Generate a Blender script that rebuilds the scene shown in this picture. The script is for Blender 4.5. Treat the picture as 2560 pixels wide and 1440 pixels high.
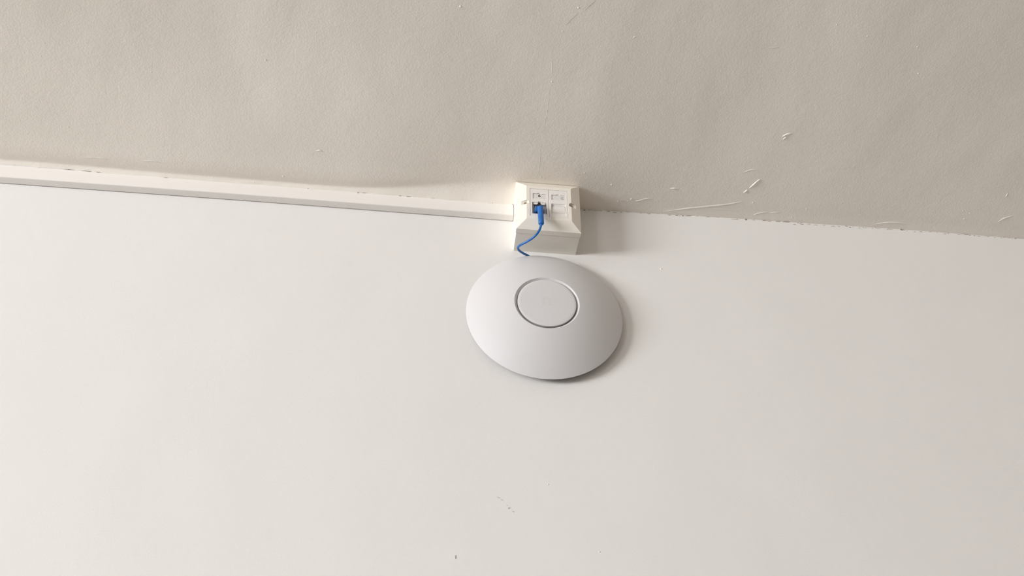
import bpy, bmesh, math, random
from mathutils import Vector, Matrix, noise

# ---------------------------------------------------------------- set-up
for o in list(bpy.data.objects):
    bpy.data.objects.remove(o, do_unlink=True)
S = bpy.context.scene
C = S.collection
random.seed(7)

# The room is modelled in millimetres around the centre of the access point on
# the back wall (x right, y into the wall, z up) and scaled to metres; that
# point is 2.6 m above the floor.
Z0 = 2.6


def W(x, y, z):
    return Vector((x * .001, y * .001, Z0 + z * .001))


# camera -----------------------------------------------------------------
CAM = Vector((-178.86, -1187.43, -950.76))
ROT = Matrix(((0.9938995680478615, -0.11004272511355896, -0.007365275544871788),
              (0.06500682909843623, 0.6384672830237802, -0.7668987160496757),
              (0.08909411206604446, 0.7617415094096243, 0.6417258854350113)))
FOC = 3000.0
cam_data = bpy.data.cameras.new('camera')
cam = bpy.data.objects.new('camera', cam_data)
C.objects.link(cam)
cam_data.sensor_fit = 'HORIZONTAL'
cam_data.sensor_width = 36.0
cam_data.lens = FOC / 2560 * 36.0
cam_data.clip_start = .01
cm = Matrix((ROT[0], -ROT[1], -ROT[2])).transposed().to_4x4()
cm.translation = W(*CAM)
cam.matrix_world = cm
S.camera = cam

# world, window daylight, exposure ------------------------------------------
world = bpy.data.worlds.new('world')
S.world = world
world.use_nodes = True
bg = world.node_tree.nodes['Background']
bg.inputs[0].default_value = (.62, .78, 1.0, 1)
bg.inputs[1].default_value = 1.0

ROOM_L, ROOM_R, ROOM_F = -6.6, 4.5, -6.2      # metres
WIN_X0, WIN_X1 = -5.9, -3.9                   # window of the wall behind the camera
WIN_Y0, WIN_Y1 = -4.8, -1.9                   # window of the left wall
WIN_Z0, WIN_Z1 = .9, 2.6


def area_light(name, loc, direction, sx, sy, power, color):
    d = bpy.data.lights.new(name, 'AREA')
    d.shape = 'RECTANGLE'
    d.size, d.size_y, d.energy, d.color = sx, sy, power, color
    o = bpy.data.objects.new(name, d)
    C.objects.link(o)
    o.location = loc
    o.rotation_euler = Vector(direction).to_track_quat('-Z', 'Y').to_euler()
    return o


# daylight entering by the two windows of the room's far left corner
area_light('window_daylight', ((WIN_X0 + WIN_X1) / 2, ROOM_F - .11, (WIN_Z0 + WIN_Z1) / 2), (0, 1, 0),
           WIN_X1 - WIN_X0 - .06, WIN_Z1 - WIN_Z0 - .06, 125.0, (.985, .99, 1.01))
area_light('window_daylight', (ROOM_L - .11, (WIN_Y0 + WIN_Y1) / 2, (WIN_Z0 + WIN_Z1) / 2), (1, 0, 0),
           WIN_Y1 - WIN_Y0 - .06, WIN_Z1 - WIN_Z0 - .06, 692.0, (.985, .99, 1.01))

S.view_settings.view_transform = 'Standard'
S.view_settings.look = 'None'
S.view_settings.gamma = 1
S.view_settings.use_curve_mapping = False
S.view_settings.exposure = 0.0
S.cycles.diffuse_bounces = 6
S.cycles.max_bounces = 12


# ---------------------------------------------------------------- helpers
def ray(px, py):
    return ROT.transposed() @ Vector(((px - 1280) / FOC, (py - 720) / FOC, 1))


def on_depth(px, py, y):
    """point of the photograph at a known distance y (mm) from the back wall"""
    d = ray(px, py)
    return CAM + d * ((y - CAM.y) / d.y)


def on_height(px, py, z):
    d = ray(px, py)
    return CAM + d * ((z - CAM.z) / d.z)


def link(name, me, mat=None, parent=None, kind=None, smooth=False):
    o = bpy.data.objects.new(name, me)
    C.objects.link(o)
    if mat:
        me.materials.clear()
        me.materials.append(mat)
    if parent:
        o.parent = parent
        o.matrix_parent_inverse = parent.matrix_world.inverted()
    if kind:
        o['kind'] = kind
    if smooth:
        for p in me.polygons:
            p.use_smooth = True
    return o


def obj(name, bm, mat, parent=None, kind=None, smooth=False, auto=None):
    bmesh.ops.recalc_face_normals(bm, faces=bm.faces[:])
    me = bpy.data.meshes.new(name)
    bm.to_mesh(me)
    bm.free()
    o = link(name, me, mat, parent, kind, smooth)
    if auto is not None:
        sharp_by_angle(me, auto)
    return o


def sharp_by_angle(me, deg):
    for p in me.polygons:
        p.use_smooth = True
    me.set_sharp_from_angle(angle=math.radians(deg))


def thing(name, label, cat, loc):
    o = bpy.data.objects.new(name, None)
    C.objects.link(o)
    o.empty_display_size = .02
    o.matrix_world = Matrix.Translation(loc)
    o['label'] = label
    o['category'] = cat
    return o


def box(bm, x0, x1, y0, y1, z0, z1, M=None):
    vs = [bm.verts.new((x, y, z)) for x in (x0, x1) for y in (y0, y1) for z in (z0, z1)]
    for f in ((0, 1, 3, 2), (4, 6, 7, 5), (0, 4, 5, 1), (2, 3, 7, 6), (0, 2, 6, 4), (1, 5, 7, 3)):
        bm.faces.new([vs[i] for i in f])
    if M:
        for v in vs:
            v.co = M @ v.co
    return vs


def rings(bm, loops, close=True, cap0=True, cap1=True):
    """bridge successive loops of equal length"""
    R = [[bm.verts.new(p) for p in l] for l in loops]
    n = len(R[0])
    for a, b in zip(R, R[1:]):
        for i in range(n if close else n - 1):
            bm.faces.new((a[i], a[(i + 1) % n], b[(i + 1) % n], b[i]))
    if cap0:
        bm.faces.new(R[0][::-1])
    if cap1:
        bm.faces.new(R[-1])
    return R


def tube(bm, pts, rad, n=16, squash=None):
    """round tube along points (metres); rad = value or list"""
    pts = [Vector(p) for p in pts]
    up = None
    loops = []
    for i, p in enumerate(pts):
        t = (pts[min(i + 1, len(pts) - 1)] - pts[max(i - 1, 0)]).normalized()
        if up is None:
            up = t.orthogonal().normalized()
        up = (up - t * up.dot(t)).normalized()
        s = t.cross(up)
        r = rad[i] if isinstance(rad, (list, tuple)) else rad
        loops.append([p + (up * math.cos(a) + s * math.sin(a)) * r
                      for a in (2 * math.pi * k / n for k in range(n))])
    rings(bm, loops)


def spline(P, n=8):
    P = [Vector(p) for p in P]
    Q = [P[0] * 2 - P[1]] + P + [P[-1] * 2 - P[-2]]
    out = []
    for i in range(1, len(Q) - 2):
        a, b, c, d = Q[i - 1:i + 3]
        for k in range(n):
            t = k / n
            out.append(.5 * ((2 * b) + (c - a) * t + (2 * a - 5 * b + 4 * c - d) * t * t
                             + (3 * b - a - 3 * c + d) * t ** 3))
    out.append(P[-1])
    return out


def lerp_tab(tab, x):
    if x <= tab[0][0]:
        return tab[0][1]
    for (a, va), (b, vb) in zip(tab, tab[1:]):
        if x <= b:
            t = (x - a) / (b - a)
            t = t * t * (3 - 2 * t)
            return va + (vb - va) * t
    return tab[-1][1]


def subtract(o, cutter_bm):
    """cut holes in a mesh object (exact boolean, baked)"""
    me = bpy.data.meshes.new('cut')
    bmesh.ops.recalc_face_normals(cutter_bm, faces=cutter_bm.faces[:])
    cutter_bm.to_mesh(me)
    cutter_bm.free()
    c = bpy.data.objects.new('cut', me)
    C.objects.link(c)
    m = o.modifiers.new('cut', 'BOOLEAN')
    m.operation = 'DIFFERENCE'
    m.solver = 'EXACT'
    m.use_self = True
    m.object = c
    bpy.context.view_layer.update()
    ev = o.evaluated_get(bpy.context.evaluated_depsgraph_get())
    new = bpy.data.meshes.new_from_object(ev)
    o.modifiers.clear()
    old = o.data
    o.data = new
    bpy.data.meshes.remove(old)
    bpy.data.objects.remove(c, do_unlink=True)
    bpy.data.meshes.remove(me)


def bevel(o, width, seg=2, angle=30):
    m = o.modifiers.new('bevel', 'BEVEL')
    m.width, m.segments, m.limit_method, m.angle_limit = width, seg, 'ANGLE', math.radians(angle)
    m.harden_normals = False
    return m


# ---------------------------------------------------------------- materials
def material(name, color, rough=.6, spec=.3, bump=(), tint=None):
    m = bpy.data.materials.new(name)
    m.use_nodes = True
    nt = m.node_tree
    b = nt.nodes['Principled BSDF']
    b.inputs['Base Color'].default_value = (*color, 1)
    b.inputs['Roughness'].default_value = rough
    b.inputs['Specular IOR Level'].default_value = spec
    tc = nt.nodes.new('ShaderNodeTexCoord')
    if tint:                                   # faint uneven pigment
        scale, amt = tint
        n = nt.nodes.new('ShaderNodeTexNoise')
        n.inputs['Scale'].default_value = scale
        n.inputs['Detail'].default_value = 3
        nt.links.new(tc.outputs['Object'], n.inputs['Vector'])
        r = nt.nodes.new('ShaderNodeValToRGB')
        r.color_ramp.elements[0].position, r.color_ramp.elements[1].position = .3, .7
        r.color_ramp.elements[0].color = (*[c * (1 - amt) for c in color], 1)
        r.color_ramp.elements[1].color = (*[min(1, c * (1 + amt)) for c in color], 1)
        nt.links.new(n.outputs['Fac'], r.inputs['Fac'])
        nt.links.new(r.outputs['Color'], b.inputs['Base Color'])
    prev = None
    for scale, detail, dist, strength in bump:
        n = nt.nodes.new('ShaderNodeTexNoise')
        n.inputs['Scale'].default_value = scale
        n.inputs['Detail'].default_value = detail
        n.inputs['Roughness'].default_value = .55
        nt.links.new(tc.outputs['Object'], n.inputs['Vector'])
        bp = nt.nodes.new('ShaderNodeBump')
        bp.inputs['Distance'].default_value = dist
        bp.inputs['Strength'].default_value = strength
        nt.links.new(n.outputs['Fac'], bp.inputs['Height'])
        if prev:
            nt.links.new(prev.outputs['Normal'], bp.inputs['Normal'])
        prev = bp
    if prev:
        nt.links.new(prev.outputs['Normal'], b.inputs['Normal'])
    return m


M_wall = material('wall_paint', (.80, .785, .765), .62, .25,
                  bump=((430, 3, .0004, .38), (85, 2, .0009, .13)), tint=(9, .006))
M_ceil = material('ceiling_paint', (.90, .845, .77), .75, .15,
                  bump=((420, 3.5, .0006, .42), (95, 2, .0012, .20)), tint=(6, .012))
M_ridge = material('filler_paint', (.88, .84, .78), .6, .2, bump=((400, 2, .0004, .3),))
M_room = material('plain_room_paint', (.68, .63, .565), .7, .2, bump=((200, 2, .0005, .3),))
M_floor = material('floor_wood', (.085, .075, .065), .5, .3, bump=((40, 3, .0005, .3),), tint=(3, .08))
M_pvc = material('cream_trunking_plastic', (.85, .82, .78), .42, .4, bump=((900, 1, .0001, .15),))
M_box = material('cream_plastic', (.86, .815, .73), .38, .4, bump=((1200, 1, .00008, .12),))
M_mod = material('white_module_plastic', (.83, .80, .765), .38, .4, bump=((1200, 1, .00006, .1),))
M_label = material('label_paper', (.74, .72, .70), .5, .3, bump=((1500, 1, .00003, .1),))
M_ink = material('black_ink', (.05, .045, .04), .6, .2, tint=(900, .2))
M_inkgrey = material('grey_worn_ink', (.32, .31, .30), .6, .2, tint=(900, .2))
M_jack = material('grey_jack_plastic', (.42, .42, .46), .35, .4, tint=(300, .1))
M_black = material('black_plastic', (.012, .012, .02), .35, .4, tint=(300, .1))
M_blue = material('blue_cable_jacket', (.022, .145, .45), .36, .45, bump=((1500, 1, .00005, .15),), tint=(150, .05))
M_ap = material('access_point_plastic', (.675, .665, .67), .40, .35, bump=((1800, 1, .00004, .10),))
M_apgrey = material('access_point_ring_shade_grey', (.38, .36, .37), .35, .4, tint=(120, .03))
M_apback = material('access_point_back', (.33, .32, .32), .5, .3, tint=(120, .05))
M_logo = material('logo_print', (.655, .64, .645), .45, .3, tint=(700, .02))
M_crack = material('bare_plaster_brown', (.30, .22, .17), .9, .05, tint=(400, .35))
M_crackg = material('dusty_plaster_grey', (.47, .42, .37), .9, .05, tint=(400, .3))
M_scuff = material('pencil_scuff', (.60, .565, .53), .9, .05, tint=(500, .15))
M_screw = material('screw_steel', (.20, .16, .12), .35, .5, tint=(400, .2))
M_frame = material('window_frame_paint', (.82, .82, .80), .4, .4, tint=(40, .02))
M_glass = bpy.data.materials.new('window_glass')
M_glass.use_nodes = True
_nt = M_glass.node_tree
_nt.nodes.clear()
_o = _nt.nodes.new('ShaderNodeOutputMaterial')
_mx = _nt.nodes.new('ShaderNodeMixShader')
_fr = _nt.nodes.new('ShaderNodeFresnel')
_t = _nt.nodes.new('ShaderNodeBsdfTransparent')
_g = _nt.nodes.new('ShaderNodeBsdfGlossy')
_g.inputs['Roughness'].default_value = .02
_nt.links.new(_fr.outputs[0], _mx.inputs[0])
_nt.links.new(_t.outputs[0], _mx.inputs[1])
_nt.links.new(_g.outputs[0], _mx.inputs[2])
_nt.links.new(_mx.outputs[0], _o.inputs[0])


# ---------------------------------------------------------------- ceiling and walls
CEIL_EDGE = ((-40, 200.5), (60, 200.6), (347, 204.4), (517, 205.7), (701, 204.6), (900, 204.2))
LIP = ((-1200, 196), (-719, 193), (-380, 189.5), (-39, 186.4))     # plaster edge on the trunking
TRUNK_Z = ((-3600, 176), (-716, 171.0), (-384, 170.3), (-38, 167.4))
TRUNK_D = 13.3


def trunk_z(x):
    for (a, va), (b, vb) in zip(TRUNK_Z, TRUNK_Z[1:]):
        if x <= b:
            return va + (vb - va) * (x - a) / (b - a)
    return TRUNK_Z[-1][1]


def lip_z(x):
    z = lerp_tab(LIP, x)
    z += .9 * noise.noise((x * .035, 3.1, 0)) + .5 * noise.noise((x * .13, 9.7, 0))
    return min(z, trunk_z(x) + 23.6)


def undul(x, d):
    u = 2.2 * noise.noise((x / 210, d / 330, 1.7)) + 1.1 * noise.noise((x / 95, d / 170, 8.2)) \
        + .35 * noise.noise((x / 38, d / 60, 4.4))
    return u * min(1, max(0, (d - 35) / 110))


def smooth(t):
    t = min(1, max(0, t))
    return t * t * (3 - 2 * t)


def ceil_z(x, d):
    e = lerp_tab(CEIL_EDGE, x)
    away = smooth((-45 - x) / 220)              # 0 beside the socket box, 1 well along the trunking
    if x < -30:
        l = lip_z(x)
        e += (lerp_tab(LIP, x) + 2.4 - e) * away
    z = e + (203 - e) * smooth(d / 260) + undul(x, d)
    if x < -30:                                 # plaster swept down on to the trunking
        w = 30 + (7.0 - 30) * away + 2.0 * noise.noise((x * .008, 5.5, 0))
        t = (d - TRUNK_D) / w
        # shallow trowel groove above the sweep, then a soft swell
        groove = away * (1.5 + .6 * noise.noise((x * .011, 2.2, 0)))
        top = z + groove * math.exp(-((d - TRUNK_D - w) / 8.5) ** 2) - .8 * away * math.exp(-((d - 44) / 14) ** 2)
        return l + (top - l) * smooth(.5 + .5 * t) * 2 - (top - l) if t < 1 else top
    # slight hollow where the ceiling meets the bare wall
    return z + .5 * math.exp(-((d - 14) / 10) ** 2) * (1 if x > 60 else 0)


def axis(lo, a, b, hi, step, coarse):
    v = []
    x = lo
    while x < a - 1e-6:
        v.append(x)
        x += min(coarse, max(step, a - x))
    x = a
    while x <= b + 1e-6:
        v.append(x)
        x += step
    x = b + coarse
    while x < hi:
        v.append(x)
        x += coarse
    v.append(hi)
    return v


xs = axis(ROOM_L * 1000, -900, 1000, ROOM_R * 1000, 6, 300)
xs = sorted(set(xs + [-30.5, -29.5]))
ds = [0, 1, 2, 3, 4, 5, 6, 7, 8, 9, 10, 11, 12, 13, 14, 15.5, 17, 18.5, 20, 22, 24, 26, 28, 30, 32.5, 35, 38, 41, 44, 47, 50, 53.5]
d = 57
while d < 1250:
    ds.append(d)
    d += 8
ds += [1400, 1800, 2400, 3200, -ROOM_F * 1000]
verts, faces = [], []
for dd in ds:
    for x in xs:
        d1 = (TRUNK_D if x < -30 else 0) * max(0, 1 - dd / 60) + dd
        verts.append(W(x, -d1, ceil_z(x, d1)))
n = len(xs)
for j in range(len(ds) - 1):
    for i in range(n - 1):
        a = j * n + i
        faces.append((a, a + n, a + n + 1, a + 1))
me = bpy.data.meshes.new('ceiling')
me.from_pydata(verts, [], faces)
ceiling = link('ceiling', me, M_ceil, None, 'structure', True)

# back wall: gently uneven skin, flush with the ceiling line
zs = axis(-Z0 * 1000, -500, 190, 206, 10, 300)
zs = sorted(set(z for z in zs if z < 197)) + [198]
xw = axis(ROOM_L * 1000, -900, 1000, ROOM_R * 1000, 10, 300)
verts, faces = [], []
for z in zs + [None]:
    for x in xw:
        zz = 212 if z is None else z
        y = 1.0 * noise.noise((x / 260, zz / 300, 2.2)) + .4 * noise.noise((x / 90, zz / 110, 6.2))
        y *= min(1, max(0, (100 - zz) / 60)) * min(1, max(0, (abs(x) - 120) / 100) if zz > -130 else 1)
        verts.append(W(x, y, zz))
n = len(xw)
for j in range(len(zs)):
    for i in range(n - 1):
        a = j * n + i
        faces.append((a, a + 1, a + n + 1, a + n))
me = bpy.data.meshes.new('wall_back')
me.from_pydata(verts, [], faces)
wall_back = link('wall_back', me, M_wall, None, 'structure', True)

# the rest of the room, which shapes the light
bm = bmesh.new()
box(bm, ROOM_L, ROOM_R, ROOM_F, 0, -.06, 0)
obj('floor', bm, M_floor, None, 'structure')
bm = bmesh.new()
box(bm, ROOM_R, ROOM_R + .1, ROOM_F, 0, 0, 2.85)
obj('wall_right', bm, M_room, None, 'structure')
fw = .05
for nm, wn, lo, hi, o0, o1 in (('wall_left', 'window_1', ROOM_F, 0, WIN_Y0, WIN_Y1),
                               ('wall_front', 'window_2', ROOM_L, ROOM_R, WIN_X0, WIN_X1)):
    left = nm == 'wall_left'
    P = ROOM_L if left else ROOM_F

    def wbox(a0, a1, d0, d1, z0, z1):
        m_ = bmesh.new()
        wadd(m_, a0, a1, d0, d1, z0, z1)
        return m_

    def wadd(m_, a0, a1, d0, d1, z0, z1):
        if left:
            box(m_, P + d0, P + d1, a0, a1, z0, z1)
        else:
            box(m_, a0, a1, P + d0, P + d1, z0, z1)

    bm = wbox(lo, o0, -.1, 0, 0, 2.85)
    wadd(bm, o1, hi, -.1, 0, 0, 2.85)
    wadd(bm, o0, o1, -.1, 0, 0, WIN_Z0)
    wadd(bm, o0, o1, -.1, 0, WIN_Z1, 2.85)
    obj(nm, bm, M_room, None, 'structure')
    win = bpy.data.objects.new(wn, None)
    C.objects.link(win)
    mid = (o0 + o1) / 2
    win.matrix_world = Matrix.Translation((P - .05, mid, WIN_Z0) if left else (mid, P - .05, WIN_Z0))
    win['kind'] = 'structure'
    for a0, a1, z0, z1 in ((o0, o0 + fw, WIN_Z0, WIN_Z1), (o1 - fw, o1, WIN_Z0, WIN_Z1),
                           (mid - fw / 2, mid + fw / 2, WIN_Z0 + fw, WIN_Z1 - fw),
                           (o0 + fw, o1 - fw, WIN_Z0, WIN_Z0 + fw), (o0 + fw, o1 - fw, WIN_Z1 - fw, WIN_Z1)):
        obj('window_frame', wbox(a0, a1, -.08, -.03, z0, z1), M_frame, win)
    for a0, a1 in ((o0 + fw, mid - fw / 2), (mid + fw / 2, o1 - fw)):
        obj('pane', wbox(a0, a1, -.058, -.054, WIN_Z0 + fw, WIN_Z1 - fw), M_glass, win)
for nm, a in (('baseboard_back', (ROOM_L, ROOM_R, -.015, 0, 0, .09)),
              ('baseboard_right', (ROOM_R - .015, ROOM_R, ROOM_F, -.015, 0, .09)),
              ('baseboard_left', (ROOM_L, ROOM_L + .015, ROOM_F, -.015, 0, .09))):
    bm = bmesh.new()
    box(bm, *a)
    obj(nm, bm, M_frame, None, 'structure')


# ---------------------------------------------------------------- plaster blemishes
def ridge(path_px, width, height, parent=ceiling, mat=M_ridge, name='plaster_ridge'):
    """raised or scored streak of filler lying on the ceiling along photographed points"""
    P = []
    for px, py in path_px:
        p = on_height(px, py, 203)
        for _ in range(3):
            p = on_height(px, py, ceil_z(p.x, -p.y))
        P.append(p)
    P = spline(P, 5)
    m = len(P)
    bm = bmesh.new()
    loops = []
    for i, p in enumerate(P):
        t = P[min(i + 1, m - 1)] - P[max(i - 1, 0)]
        t.z = 0
        t.normalize()
        s = Vector((-t.y, t.x, 0))
        k = math.sin(math.pi * (i + .35) / (m - .3)) ** .6
        k *= .8 + .4 * noise.noise((p.x * .2, p.y * .2, 1))
        w, h = width * k / 2, height * k
        loops.append([])
        for u, v in ((-1, -.15), (-.45, .75), (0, 1), (.4, .7), (1, -.15)):
            q = p + s * (u * w)
            z = ceil_z(q.x, -q.y) - v * h
            loops[-1].append(W(q.x, q.y, z))
    rings(bm, loops, close=False, cap0=False, cap1=False)
    return obj(name, bm, mat, parent, smooth=True)


RIDGES = (
    (((1659, 529), (1710, 522), (1768, 516), (1815, 511), (1856, 504)), 4.2, 1.1),
    (((1756, 523), (1800, 523), (1851, 527)), 5, .6),
    (((1768, 517), (1800, 514), (1850, 516)), 3, .5),
    (((1873, 471), (1884, 461), (1893, 453), (1900, 448)), 3.6, 1.6),
    (((1858, 482), (1864, 478), (1869, 474)), 3, 1.2),
    (((1675, 471), (1685, 471), (1697, 472)), 4, 1.2),
    (((1589, 503), (1598, 501), (1610, 500)), 3, .9),
    (((1575, 498), (1582, 497)), 4, 1),
    (((1604, 499), (1616, 497), (1629, 498)), 4, .9),
    (((1550, 499), (1560, 503)), 3, .8),
    (((1858, 431), (1876, 425), (1894, 424)), 2.6, .7),
    (((1883, 538), (1900, 532), (1921, 530)), 3, .8),
    (((1925, 532), (1938, 531), (1952, 531)), 3, .6),
    (((2185, 561), (2215, 556.5), (2245, 557), (2279, 561)), 4, .9),
    (((2494, 556), (2510, 546), (2532, 540)), 4, .8),
    (((2515, 493), (2517, 488), (2520, 483)), 3, .9),
    (((1955, 342), (1966, 336), (1978, 333)), 3.2, 1.2),
    (((1957, 349), (1963, 344), (1968, 343)), 3.0, 1.1),
    (((1920, 118), (1932, 119), (1945, 118)), 3, .6),
    (((1936, 533), (1951, 532)), 3, .6),
    (((2407, 548), (2414, 547)), 3, .8),
    (((208, 393), (240, 394), (272, 398)), 4, .7),
    (((352, 402), (380, 402), (403, 407)), 4, .7),
    (((790, 377), (800, 376), (808, 380)), 3, .8),
    (((1342, 446), (1346, 430), (1350, 400), (1351, 375), (1355, 350)), 1.0, .2),
    (((1364, 330), (1361, 310), (1367, 285), (1371, 250), (1373, 225), (1380, 208)), 1.0, .22),
    (((1380, 188), (1380, 170), (1380, 150)), 1.1, .25),
    (((1582, 94), (1590, 91)), 2.4, .6),
)
for path, w, h in RIDGES:
    ridge(path, w, h)
ridge(((1490, 0), (1475, 14), (1462, 26)), 1.0, .25, mat=M_crackg, name='hairline_crack')
ridge(((1448, 31), (1430, 48), (1414, 64)), .8, .2, mat=M_crackg, name='hairline_crack')

# small nibs of plaster on the ceiling
bm = bmesh.new()
bmesh.ops.create_icosphere(bm, subdivisions=2, radius=.001)
for v in bm.verts:
    v.co *= 1 + .35 * noise.noise(v.co * 900)
nib_me = bpy.data.meshes.new('plaster_nib')
bm.to_mesh(nib_me)
bm.free()
nib_me.materials.append(M_ceil)
for p in nib_me.polygons:
    p.use_smooth = True


def nib(px, py, s, parent=ceiling):
    if parent is ceiling:
        p = on_height(px, py, 203)
        for _ in range(3):
            p = on_height(px, py, ceil_z(p.x, -p.y))
        sc = (s * .8, s * .8, s * .32)
    else:
        p = on_depth(px, py, 0)
        sc = (s, s * .6, s)
    o = bpy.data.objects.new('plaster_nib', nib_me)
    C.objects.link(o)
    o.matrix_world = Matrix.Translation(W(*p)) @ Matrix.Rotation(px, 4, 'Z') @ Matrix.Diagonal((*sc, 1))
    o.parent = parent


for px, py, s in ((664.5, 150, 1.7), (790.5, 81, 1.1), (1151.5, 16, 1.9), (1446.5, 19, 1.6), (1407, 78, 1.3),
                  (1380, 204, 1.6), (1363, 497, 1.1), (965, 252, 1.1), (912, 353, 1.1), (978, 157, .9),
                  (2092, 62, 1.3), (2169, 90, 1.3), (2294, 117, 1.4), (2296, 184, 1.3), (2020, 340, 1),
                  (1883, 507, 1.7), (2016.5, 522.5, 1.5), (1529, 462, 1.6), (1524, 463, 1), (1462, 433, 1.2),
                  (1758, 426, 1), (1501, 382, 1.2), (187, 356, 1.1), (171, 318, 1.1), (195, 335, .9),
                  (378, 180, 1.2), (111, 108, 1), (102, 141, 1), (770, 471, 1.4), (708, 441, 1.6),
                  (702, 447, 1.2), (1412, 218, 1.2), (1120, 140, .9), (1352, 443, 1), (2380, 501, 1.1),
                  (2425, 533, 1.2), (2104, 507, 1.1), (1929, 405, 1), (1980, 543, 1.2), (635, 455, 1.2),
                  (1834, 476, 1), (2408, 527, 1.2), (2443, 523, 1.1), (1545, 503, 1.3), (1570, 502, 1.2)):
    nib(px, py, s)
nib(1652, 672, 1.2, wall_back)
nib(1370, 1211, .8, wall_back)
nib(1499, 1380, 1.1, wall_back)


# flaking paint and open cracks along the joint of wall and ceiling
def chip(px, py, length, thick, mat, slope=.062, parent=wall_back, y=0.0, name='paint_crack'):
    p = on_depth(px, py, y)
    bm = bmesh.new()
    k = max(6, int(length / 3))
    L = length / 1.9 / 2
    H = thick / 1.45 / 2 * .68
    up, dn = [], []
    ph = px * .37
    for i in range(k + 1):
        u = -1 + 2 * i / k
        e = (1 - u * u) ** .5 if abs(u) < 1 else 0
        a = H * e * (1 + .9 * noise.noise((u * 2.5, ph, 0))) + .02
        b = H * e * (1 + .9 * noise.noise((u * 2.5, ph, 7))) + .02
        mid = H * .8 * noise.noise((u * 1.6, ph, 3))
        up.append((u * L, mid + a))
        dn.append((u * L, mid - b))
    ol = up + dn[::-1]
    tilt = -(slope - .062)
    f = [W(p.x + q[0], y - .28, p.z + q[1] + tilt * q[0]) for q in ol]
    g = [W(p.x + q[0], y + .3, p.z + q[1] + tilt * q[0]) for q in ol]
    rings(bm, [g, f])
    return obj(name, bm, mat, parent)


B_, G_, Wh = M_crack, M_crackg, M_ridge
CHIPS = (
    (1461, 525.5, 8, 2.4, B_), (1474, 525.5, 14, 1, G_), (1492, 526.5, 18, 1, G_), (1521, 529.5, 9, 2.2, G_),
    (1537, 530.5, 9, 2.6, G_), (1552, 531.5, 8, 1.6, G_), (1569, 531, 12, 1.6, G_), (1592, 531.5, 9, 1.8, G_),
    (1602, 533, 6, 2, G_), (1622, 534, 8, 2.4, G_), (1645, 535, 14, 1.2, G_), (1674, 537.5, 10, 2, G_),
    (1692, 538.3, 8, 2.6, B_), (1707, 539.5, 6, 2.4, B_), (1722, 540, 16, 2, B_), (1735, 539.5, 8, 2.6, B_),
    (1754, 540, 7, 3.2, B_), (1770, 542, 12, 1.4, G_), (1794, 544, 10, 1.6, G_), (1818, 545, 14, 1.2, G_),
    (1838, 548, 22, 1.6, G_), (1865, 549.5, 8, 3.4, B_), (1884, 551, 10, 1.4, G_), (1911, 551.5, 14, 2.4, B_),
    (1923, 553.5, 12, 2, B_), (1945, 554.5, 16, 1.4, G_), (1966, 555, 20, 2.0, B_), (1986, 560.5, 8, 2, G_),
    (2004, 560, 10, 2.2, B_), (2022, 561, 10, 1.6, G_), (2040, 563.5, 10, 1.6, G_), (2060, 564, 8, 1.8, G_),
    (2082, 566, 12, 1.8, G_), (2098, 566.5, 5, 1.8, G_), (2115, 565, 7, 2.2, B_), (2125, 568.3, 8, 2.6, B_),
    (2149, 570, 7, 2, G_), (2168, 565.5, 8, 2.2, B_), (2196, 572.5, 14, 1.5, G_), (2224, 573, 12, 2, G_),
    (2248, 571.5, 24, 2.2, B_), (2256, 575.5, 14, 3.4, G_), (2287, 579.5, 6, 1.8, G_), (2302, 579.5, 6, 1.8, G_),
    (2362, 585, 9, 1.6, G_), (2397, 586.5, 8, 1.6, G_), (2424.5, 588.8, 6, 2.4, G_), (2436, 589, 6, 2.4, G_),
    (2447, 591, 10, 1.8, G_), (2470, 592, 7, 2, G_), (2487, 594, 6, 1.6, G_), (2503, 595, 6, 1.6, G_),
    (2524, 591, 22, 2.6, B_), (2552, 591.5, 30, 2.6, B_), (2540, 595.3, 60, 2.2, G_),
    (1803, 544.6, 12, 3.4, Wh), (1750, 541.8, 14, 3, Wh), (1914, 553.2, 16, 2.6, Wh), (2244, 574, 34, 2.6, Wh),
)
rnd = random.Random(11)
for px, py, l, t, m in CHIPS:
    chip(px, py + rnd.uniform(-.7, .7), l * rnd.uniform(.7, 1.15), t * rnd.uniform(.75, 1.15), m, slope=.062 + rnd.uniform(-.06, .06))


def joint_py(px):
    P = ((1455, 523.5), (1960, 554.5), (2250, 574), (2560, 596))
    for (a, va), (b, vb) in zip(P, P[1:]):
        if px <= b:
            return va + (vb - va) * (px - a) / (b - a)
    return 596


for k in range(46):                             # ragged skin of wall paint along the joint
    px = rnd.uniform(1475, 2520)
    chip(px, joint_py(px) + rnd.uniform(-.6, 1.2), rnd.uniform(10, 42), rnd.uniform(1.8, 4.2), M_wall,
         slope=.064 + rnd.uniform(-.03, .03), y=.2 - .012 * (k % 7), name='paint_flake')
for k in range(34):
    px = 1480 + 1060 * rnd.random() ** .85
    chip(px, joint_py(px) + rnd.uniform(-.2, 2.6), rnd.uniform(2.5, 7), rnd.uniform(.9, 2.0), B_ if rnd.random() < .3 else G_,
         slope=.062 + rnd.uniform(-.3, .3), y=.1)
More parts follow.
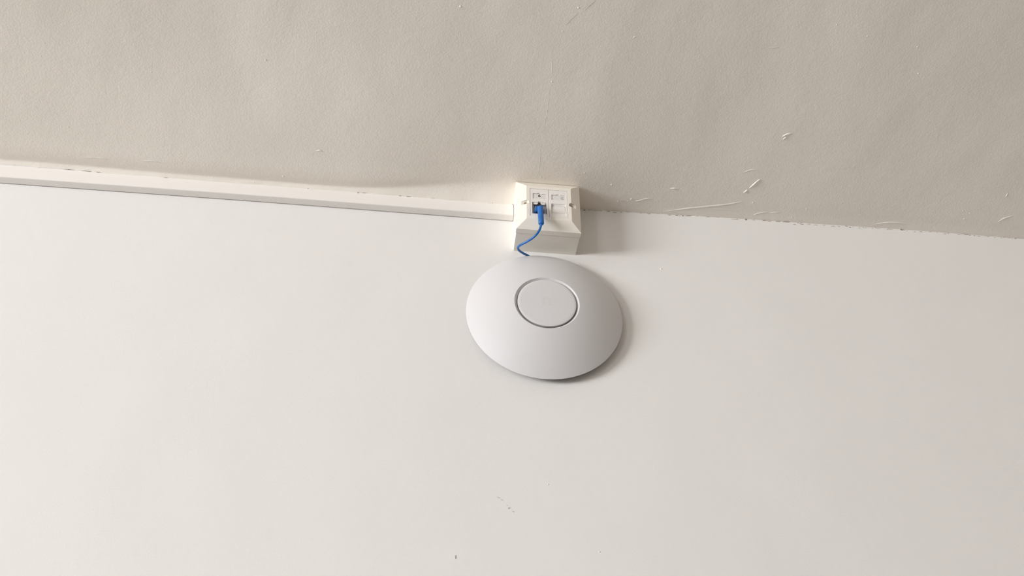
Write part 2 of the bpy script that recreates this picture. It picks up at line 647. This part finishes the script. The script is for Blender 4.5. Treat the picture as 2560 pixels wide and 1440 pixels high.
# paint torn from the plaster edge above the trunking
for px, py, l, t, m in ((117, 413.6, 11, 1.8, G_), (147, 412.5, 22, 3.6, G_), (166, 418.5, 12, 1.0, G_),
                        (186, 421, 18, 1.2, G_), (212, 424.6, 18, 1.0, G_), (36, 412.2, 7, 1.2, G_),
                        (285, 431.3, 7, 1.0, G_), (316, 433.3, 12, 1.1, G_), (415, 443.8, 9, .9, G_),
                        (895, 481.6, 5, 1.8, G_), (1000, 489.2, 6, 1.2, G_), (1090, 496, 26, .8, G_),
                        (1231, 507.6, 4, 1.0, G_), (1281.5, 510.5, 3, 2.2, G_)):
    chip(px, py, l, t, m, y=-TRUNK_D - .5, slope=.075, parent=ceiling)
for k in range(26):                             # torn rim of plaster over the trunking
    px = rnd.uniform(20, 1270)
    c_ = on_depth(px, 411 + px * .0785, -TRUNK_D)
    q_ = W(c_.x, 0, lip_z(c_.x))
    bm = bmesh.new()
    L_, H_ = rnd.uniform(1.5, 7), rnd.uniform(.35, .9)
    pr = [(c_.x - L_ + 2 * L_ * i / 8, H_ * math.sin(math.pi * i / 8) * rnd.uniform(.5, 1.3)) for i in range(9)]
    up_ = [(x, -TRUNK_D - .25, lip_z(x) + .6) for x, h in pr]
    dn_ = [(x, -TRUNK_D - .25, lip_z(x) - h) for x, h in pr]
    rings(bm, [[W(x, y + .3, z) for x, y, z in up_ + dn_[::-1]], [W(*p_) for p_ in up_ + dn_[::-1]]])
    obj('plaster_flake', bm, M_ceil, ceiling)
# scuffs on the wall paint
for px, py, l, t, sl in ((1245, 1243.5, 6, 1.6, .5), (1253.5, 1249.5, 4, 1.4, .5), (1271.5, 1269.5, 3.6, 3.6, 0),
                         (1266, 1263, 3, 1.2, .5), (1282, 1279, 3, 1.6, .5), (1613, 1279, 30, 1.1, .45),
                         (1138, 1392, 1.6, 9, 0)):
    chip(px, py, l, t, M_scuff, slope=sl, name='scuff_mark')


# ---------------------------------------------------------------- cable trunking
trunk = thing('cable_trunking',
              'long cream plastic cable trunking running along the top of the wall to the socket box',
              'cable trunking', W(-700, 0, trunk_z(-700)))
BOX_X, BOX_Z = 4.44, 156.76
tx = [-3590, -2600, -1800, -1300] + [-1000 + 40 * i for i in range(24)]
X_END = -37.9


def sweep(name, prof, x_end, mat, extra=()):
    """profile (y, z above trunking bottom) swept along the wall"""
    bm = bmesh.new()
    loops = []
    for x in [t for t in tx if t < x_end - 5] + [x_end]:
        z = trunk_z(x)
        loops.append([W(x, y, z + dz) for y, dz in prof])
    rings(bm, loops)
    return obj(name, bm, mat, trunk, auto=35)


def arc(cy, cz, r, a0, a1, n=5):
    return [(cy + r * math.cos(math.radians(a0 + (a1 - a0) * i / n)),
             cz + r * math.sin(math.radians(a0 + (a1 - a0) * i / n))) for i in range(n + 1)]


D = TRUNK_D
# clip-on lid: rounded lower corner, chamfered top edge
lid = [(-1.9, 0)] + arc(-D + 1.3, 1.3, 1.3, 270, 180) + [(-D, 20.6), (-D + 1.0, 24), (-2, 24)]
sweep('lid', lid, X_END - .4, M_pvc)
base = [(0, 2.2), (-1.9, 2.2), (-1.9, 1.2), (-D + 2.2, 1.2), (-D + 2.2, 22.8), (0, 22.8)]
sweep('base', base, X_END, M_pvc)

# ---------------------------------------------------------------- socket box
sock = thing('network_socket',
             'cream twin network wall socket in a surface box under the ceiling, left port in use',
             'network socket', W(BOX_X, 0, BOX_Z))
sock_rot = Matrix.Rotation(.0065, 4, 'Y')
SM = Matrix.Translation(W(BOX_X, 0, BOX_Z)) @ sock_rot @ Matrix.Scale(.001, 4)


def sq(h, y, hz=None):
    hz = h if hz is None else hz
    return [(-h, y, -hz), (h, y, -hz), (h, y, hz), (-h, y, hz)]


def put(bm, M=SM):
    for v in bm.verts:
        v.co = M @ v.co
    return bm


YR, YF, YP = -35.8, -44.2, -51.93      # plate back, rim front, raised face
bm = bmesh.new()
rings(bm, [sq(42.1, 0), sq(42.5, YR + .25)])
o = obj('back_box', put(bm), M_box, sock)
bevel(o, .0006)
for p in o.data.polygons:
    p.use_smooth = False

# plate with bevelled surround and square opening
bm = bmesh.new()
rings(bm, [sq(42.9, YR), sq(43.0, YF), sq(29.93, YP)])
plate = obj('faceplate', bm, M_box, sock)
cut = bmesh.new()
box(cut, -25.25, 25.25, YP - 5, -42, -25.25, 25.25)
for s in (-1, 1):
    # keyhole-shaped screw recess that runs out through the bevel
    ol = [(s * 45, -3.45)]
    ol += [(s * (30.15 - 3.45 * math.sin(a)), -3.45 * math.cos(a)) for a in (math.pi * i / 14 for i in range(15))]
    ol += [(s * 45, 3.45)]
    if s < 0:
        ol = ol[::-1]
    rings(cut, [[(x, -47.9, z) for x, z in ol], [(x, YP - 4, z) for x, z in ol]])
subtract(plate, cut)
cut = bmesh.new()
for s in (-1, 1):
    rings(cut, [[(s * 30.15 + 2.9 * math.cos(a), y, 2.9 * math.sin(a)) for a in (2 * math.pi * i / 20 for i in range(20))]
                for y in (-43.2, -49)])
subtract(plate, cut)
plate.data.transform(SM)
plate.data.materials.clear()
plate.data.materials.append(M_box)
bevel(plate, .00035, 2, 18)
for s in (-1, 1):
    bm = bmesh.new()
    ring = lambda r, y: [(s * 30.15 + r * math.cos(a), y, r * math.sin(a)) for a in (2 * math.pi * i / 20 for i in range(20))]
    rings(bm, [ring(2.75, -43.0), ring(2.75, -44.6), ring(2.0, -45.3)])
    slot = obj('screw', bm, M_screw, sock)
    c = bmesh.new()
    box(c, s * 30.15 - 2.4, s * 30.15 + 2.4, -46, -44.5, -.35, .35)
    subtract(slot, c)
    slot.data.transform(SM)


def text_mesh(txt, height, twice=0):
    cu = bpy.data.curves.new('t', 'FONT')
    cu.body = txt
    cu.align_x, cu.align_y = 'CENTER', 'CENTER'
    cu.size = height * 1.4
    cu.extrude = .00002
    cu.offset = .0001
    t = bpy.data.objects.new('t', cu)
    C.objects.link(t)
    bpy.context.view_layer.update()
    me = bpy.data.meshes.new_from_object(t.evaluated_get(bpy.context.evaluated_depsgraph_get()))
    bpy.data.objects.remove(t, do_unlink=True)
    if twice:                                   # thickened strokes
        b2 = bmesh.new()
        for dx, dy in ((-twice, 0), (twice, 0), (0, twice), (0, -twice)):
            k = len(b2.verts)
            b2.from_mesh(me)
            b2.verts.ensure_lookup_table()
            for v in b2.verts[k:]:
                v.co += Vector((dx, dy, (dx + 2 * dy) * .02))
        b2.to_mesh(me)
        b2.free()
    return me


YM = YP + .30                           # module fronts sit a touch below the plate face


def module(cx, label, used):
    o = bpy.data.objects.new('jack_module', None)
    bm = bmesh.new()
    rings(bm, [sq(12.42, -43.5, 25.05), sq(12.42, YM + .25, 25.05), sq(12.2, YM, 24.85)])
    for v in bm.verts:
        v.co.x += cx
    bpy.data.objects.remove(o)
    o = obj('jack_module', bm, M_mod, sock)
    o['label'] = label
    cut = bmesh.new()
    lx0, lx1 = cx - 8.8, cx + 9.3
    box(cut, lx0, lx1, YM - 3, YM + 1.15, 7.0, 16.6)
    # finger notch above the label
    pts = [(cx - 3.2, 16.2), (cx + 3.2, 16.2), (cx + 1.5, 17.9), (cx - 1.5, 17.9)]
    rings(cut, [[(x, YM - 3, z) for x, z in pts], [(x, YM + .9, z) for x, z in pts]])
    if used:
        box(cut, cx - 9.6, cx + 9.3, YM - 3, YM + 6.2, -20.3, .6)
        box(cut, cx - 1.9, cx + 1.9, YM - 3, YM + 2.0, .2, 2.2)
    else:
        ax, bx = cx - 9.4, cx + 9.8
        prof = [(YM - 3, .3), (YM + 1.6, .3), (YM + 1.6, -1.4), (YM + 3.6, -1.8), (YM + 1.6, -15.6), (YM + 1.1, -20.0), (YM - 3, -20.6)]
        rings(cut, [[(ax, y, z) for y, z in prof], [(bx, y, z) for y, z in prof]])
    subtract(o, cut)
    o.data.transform(SM)
    o.data.materials.clear()
    o.data.materials.append(M_mod)
    bevel(o, .00018, 2, 40)
    bm = bmesh.new()
    box(bm, lx0 + .55, lx1 - .35, YM + .75, YM + 1.12, 7.35, 16.2)
    obj('label_strip', put(bm), M_label, o)
    return o


mod_l = module(-12.62, 'left white jack module with a black printed 6 and a blue plug', True)
mod_r = module(12.62, 'right white jack module with a closed shutter and a worn grey letter', False)


def print_on(module_o, px, py, txt, h, mat, sx=1.0, twice=0):
    p = on_depth(px, py, YM + .74)
    me = text_mesh(txt, h * .001, twice)
    me.transform(Matrix.Translation(W(*p)) @ sock_rot @ Matrix.Rotation(math.radians(90), 4, 'X') @ Matrix.Diagonal((sx, 1, 1, 1)))
    return link('printed_character', me, mat, module_o)


print_on(mod_l, 1348.4, 489.9, '6', 4.3, M_ink, 1.15, .00016)
print_on(mod_r, 1405.6, 496.6, 'C', 4.2, M_inkgrey, 1.0)
# remains of a second worn stroke inside the C
p = on_depth(1406.8, 497, YM + .72)
bm = bmesh.new()
MM = Matrix.Translation(W(*p)) @ Matrix.Rotation(math.radians(48), 4, 'Y') @ Matrix.Scale(.001, 4)
box(bm, -1.5, 1.5, -.02, .02, -.28, .28, MM)
obj('printed_stroke', bm, M_inkgrey, mod_r)

# closed shutter of the right port, hinged lip at its foot
bm = bmesh.new()
cx = 12.62
prof = [(YM + 1.75, -1.6), (YM + 3.2, -1.9), (YM + 3.4, -15.9), (YM + .9, -15.9)]
prof = [(YM + 1.9, -1.9), (YM + 3.8, -1.9), (YM + 3.8, -15.2), (YM + 1.0, -15.2)]
rings(bm, [[(cx - 8.4, y, z) for y, z in prof], [(cx + 8.6, y, z) for y, z in prof]])
o = obj('shutter', put(bm), M_mod, mod_r)
bevel(o, .0003)

# grey jack inside the left port
bm = bmesh.new()
cx = -12.62
box(bm, cx - 9.5, cx + 9.2, YM + 5.2, YM + 6.15, -20.2, .5)
box(bm, cx - 8.6, cx - 7.0, YM + 2.6, YM + 5.3, -19.0, -.6)
box(bm, cx + 6.2, cx + 8.6, YM + 1.0, YM + 5.3, -19.2, -6.0)
box(bm, cx - 7.0, cx + 6.2, YM + 3.4, YM + 5.3, -19.4, -15.5)
o = obj('jack_insert', put(bm), M_jack, mod_l)
bevel(o, .0004)
bm = bmesh.new()
box(bm, cx - 8.2, cx + 7.4, YM + 1.2, YM + 1.8, -2.4, .5)
o = obj('port_lip', put(bm), M_mod, mod_l)

# ---------------------------------------------------------------- patch cable
cable = thing('patch_cable', 'short bright blue network cable looping from the socket down behind the round white disc',
              'network cable', W(*on_depth(1322, 640, -5)))


def m(p):
    return W(*p)


YB = -57.0
# squared shoulder of the boot that clasps the plug
c0 = on_depth(1337.8, 514.4, YB)
c1 = on_depth(1357.0, 515.4, YB)
c2 = on_depth(1338.2, 525.2, YB)
c3 = on_depth(1357.6, 526.4, YB)
bm = bmesh.new()
f = [m(c0), m(c1), m(c3), m(c2)]
bk = [v + Vector((0, .0085, .0015)) for v in f]
rings(bm, [bk, f])
o = obj('boot_shoulder', bm, M_blue, cable)
bevel(o, .0008, 3)
# moulded strain-relief boot, bent downwards
pts = [on_depth(1351.0, 518.6, YB - .4), on_depth(1351.1, 522, YB - .9), on_depth(1351.3, 528, YB - 1.6),
       on_depth(1351.8, 537, YB - 2.4), on_depth(1352.4, 548, YB - 3.0),
       on_depth(1352.8, 556, YB - 3.4), on_depth(1352.9, 560.2, YB - 3.6)]
cen = spline(pts, 6)
rad = []
for i in range(len(cen)):
    u = i / (len(cen) - 1)
    r = 3.95 - .2 * u
    if u > .93:
        r -= 1.0 * (u - .93) / .07
    if u < .05:
        r -= .5 * (1 - u / .05)
    rad.append(r * .001)
bm = bmesh.new()
tube(bm, [m(p) for p in cen], rad, 24)
obj('boot', bm, M_blue, cable, auto=40)
# two small moulded dimples on the boot
for px, py in ((1348.6, 541.3),):
    p = on_depth(px, py, YB - 2.6 - 3.6)
    bm = bmesh.new()
    bmesh.ops.create_icosphere(bm, subdivisions=2, radius=.0004, matrix=Matrix.Translation(m(p) + Vector((0, .0003, 0))))
    obj('boot_dimple', bm, M_black, cable)
# clear-black plug body and its latch
bm = bmesh.new()
q0 = on_depth(1342.0, 509.6, YB + .6)
q1 = on_depth(1353.6, 515.5, YB + .6)
box(bm, 0, (q1.x - q0.x) * .001, 0, .006, -(q0.z - q1.z) * .001 - .003, 0, Matrix.Translation(m(q0)))
o = obj('plug', bm, M_black, cable)
bevel(o, .0003)
bm = bmesh.new()
q0 = on_depth(1344.8, 505.8, YB + 1.5)
q1 = on_depth(1351.8, 511.6, YB + 1.5)
box(bm, 0, (q1.x - q0.x) * .001, 0, .004, -(q0.z - q1.z) * .001, 0, Matrix.Translation(m(q0)))
o = obj('latch', bm, M_black, cable)
bevel(o, .0003)

path = [on_depth(1352.9, 557.5, YB - 3.5), on_depth(1352.2, 564, YB - 3.6), on_depth(1348.5, 575, YB - 3.0), on_depth(1341, 586, YB),
        on_depth(1329.5, 596.3, -51.5), on_depth(1315, 605.2, -45.5), on_depth(1303, 611.3, -40),
        on_depth(1296.3, 616.0, -35), on_depth(1294.6, 620.2, -30), on_depth(1298.3, 626.5, -23.5),
        on_depth(1307.5, 632.8, -16), on_depth(1318, 638.3, -9.0), on_depth(1324, 642, -5.6)]
e = path[-1]
path += [Vector((e.x + 6, -4.6, e.z - 6)), Vector((e.x + 10, -4.6, e.z - 16)), Vector((e.x + 11, -5.4, e.z - 26))]
bm = bmesh.new()
tube(bm, [m(p) for p in spline(path, 7)], .00158, 14)
obj('cable', bm, M_blue, cable, smooth=True)

# ---------------------------------------------------------------- access point
ap = thing('wireless_access_point', 'large round white domed wireless access point mounted on the wall below the socket',
           'access point', W(0, 0, 0))
NSEG = 160


def lathe(name, prof, mat, parent=ap, auto=30, cap0=True, cap1=True):
    bm = bmesh.new()
    loops = []
    for r, y in prof:
        loops.append([W(r * math.cos(a), y, r * math.sin(a)) for a in (2 * math.pi * i / NSEG for i in range(NSEG))])
    rings(bm, loops, cap0=cap0, cap1=cap1)
    return obj(name, bm, mat, parent, auto=auto)


RIM_Y, CAP_Y, CAP_R = -10.2, -35.0, 41.2


def dome_y(r):
    k = (1 - (r / 100) ** 2.15) / (1 - (CAP_R / 100) ** 2.15)
    return RIM_Y + (CAP_Y - RIM_Y) * k


prof = [(96.5, -8.2), (98.4, -8.5), (99.5, -9.3), (99.95, RIM_Y)]
rr = 99.3
while rr > CAP_R + .3:
    prof.append((rr, dome_y(rr)))
    rr -= 1.6 if rr < 97 else .7
prof += [(CAP_R, CAP_Y), (CAP_R - .25, CAP_Y + .15), (38.1, CAP_Y + 2.9), (37.9, CAP_Y + 4.4), (20, CAP_Y + 4.6)]
lathe('dome', prof, M_ap)
# centre disc, standing free of the groove wall
prof = [(37.0, CAP_Y + 4.5), (37.15, CAP_Y + .40), (37.1, CAP_Y + .16), (36.9, CAP_Y + .05)]
prof += [(r, CAP_Y + .05 - .9 * (1 - (r / 36.6) ** 2)) for r in (34, 30, 25, 20, 15, 10, 5, .4)]
lathe('centre_disc', prof, M_ap)
lathe('ring_light', [(37.2, CAP_Y + 4.3), (37.25, CAP_Y + 1.0), (37.3, CAP_Y + 3.9), (37.95, CAP_Y + 4.0), (37.95, CAP_Y + 4.3)], M_apgrey, cap0=False, cap1=False)  # LED ring; its grey also paints the shade on the disc's side wall
lathe('back_shell', [(60, -3.2), (86, -3.4), (90.5, -5.0), (97.4, -7.7), (97.4, -8.3), (60, -8.5)], M_apback)
lathe('mounting_plate', [(56, 0), (58, -.2), (58, -3.1), (56, -3.3)], M_apback)
# faint printed arch in the middle of the disc
pc = on_depth(1366.5, 753, CAP_Y - .85)
bm = bmesh.new()
out = [(-5.6, -6.6), (-2.2, -6.6), (-2.2, 2.2)]
inner = [(-2.2 + 2.2 * (1 - math.cos(a)), 2.2 + 2.2 * math.sin(a)) for a in (math.pi * i / 10 for i in range(1, 10))]
right = [(2.2, 2.2), (2.2, -6.6), (5.6, -6.6), (5.6, 1.2)]
outer = [(5.6 * math.cos(a), 1.2 + 6.0 * math.sin(a)) for a in (math.pi * i / 16 for i in range(1, 16))]
poly = out + inner + right + outer + [(-5.6, 1.2)]
for yy in (0,):
    vs = [bm.verts.new(W(pc.x + x, pc.y - .015, pc.z + z)) for x, z in poly]
    fce = bm.faces.new(vs)
    ex = bmesh.ops.extrude_face_region(bm, geom=[fce])
    for v in ex['geom']:
        if isinstance(v, bmesh.types.BMVert):
            v.co.y += .0005
obj('logo', bm, M_logo, ap)
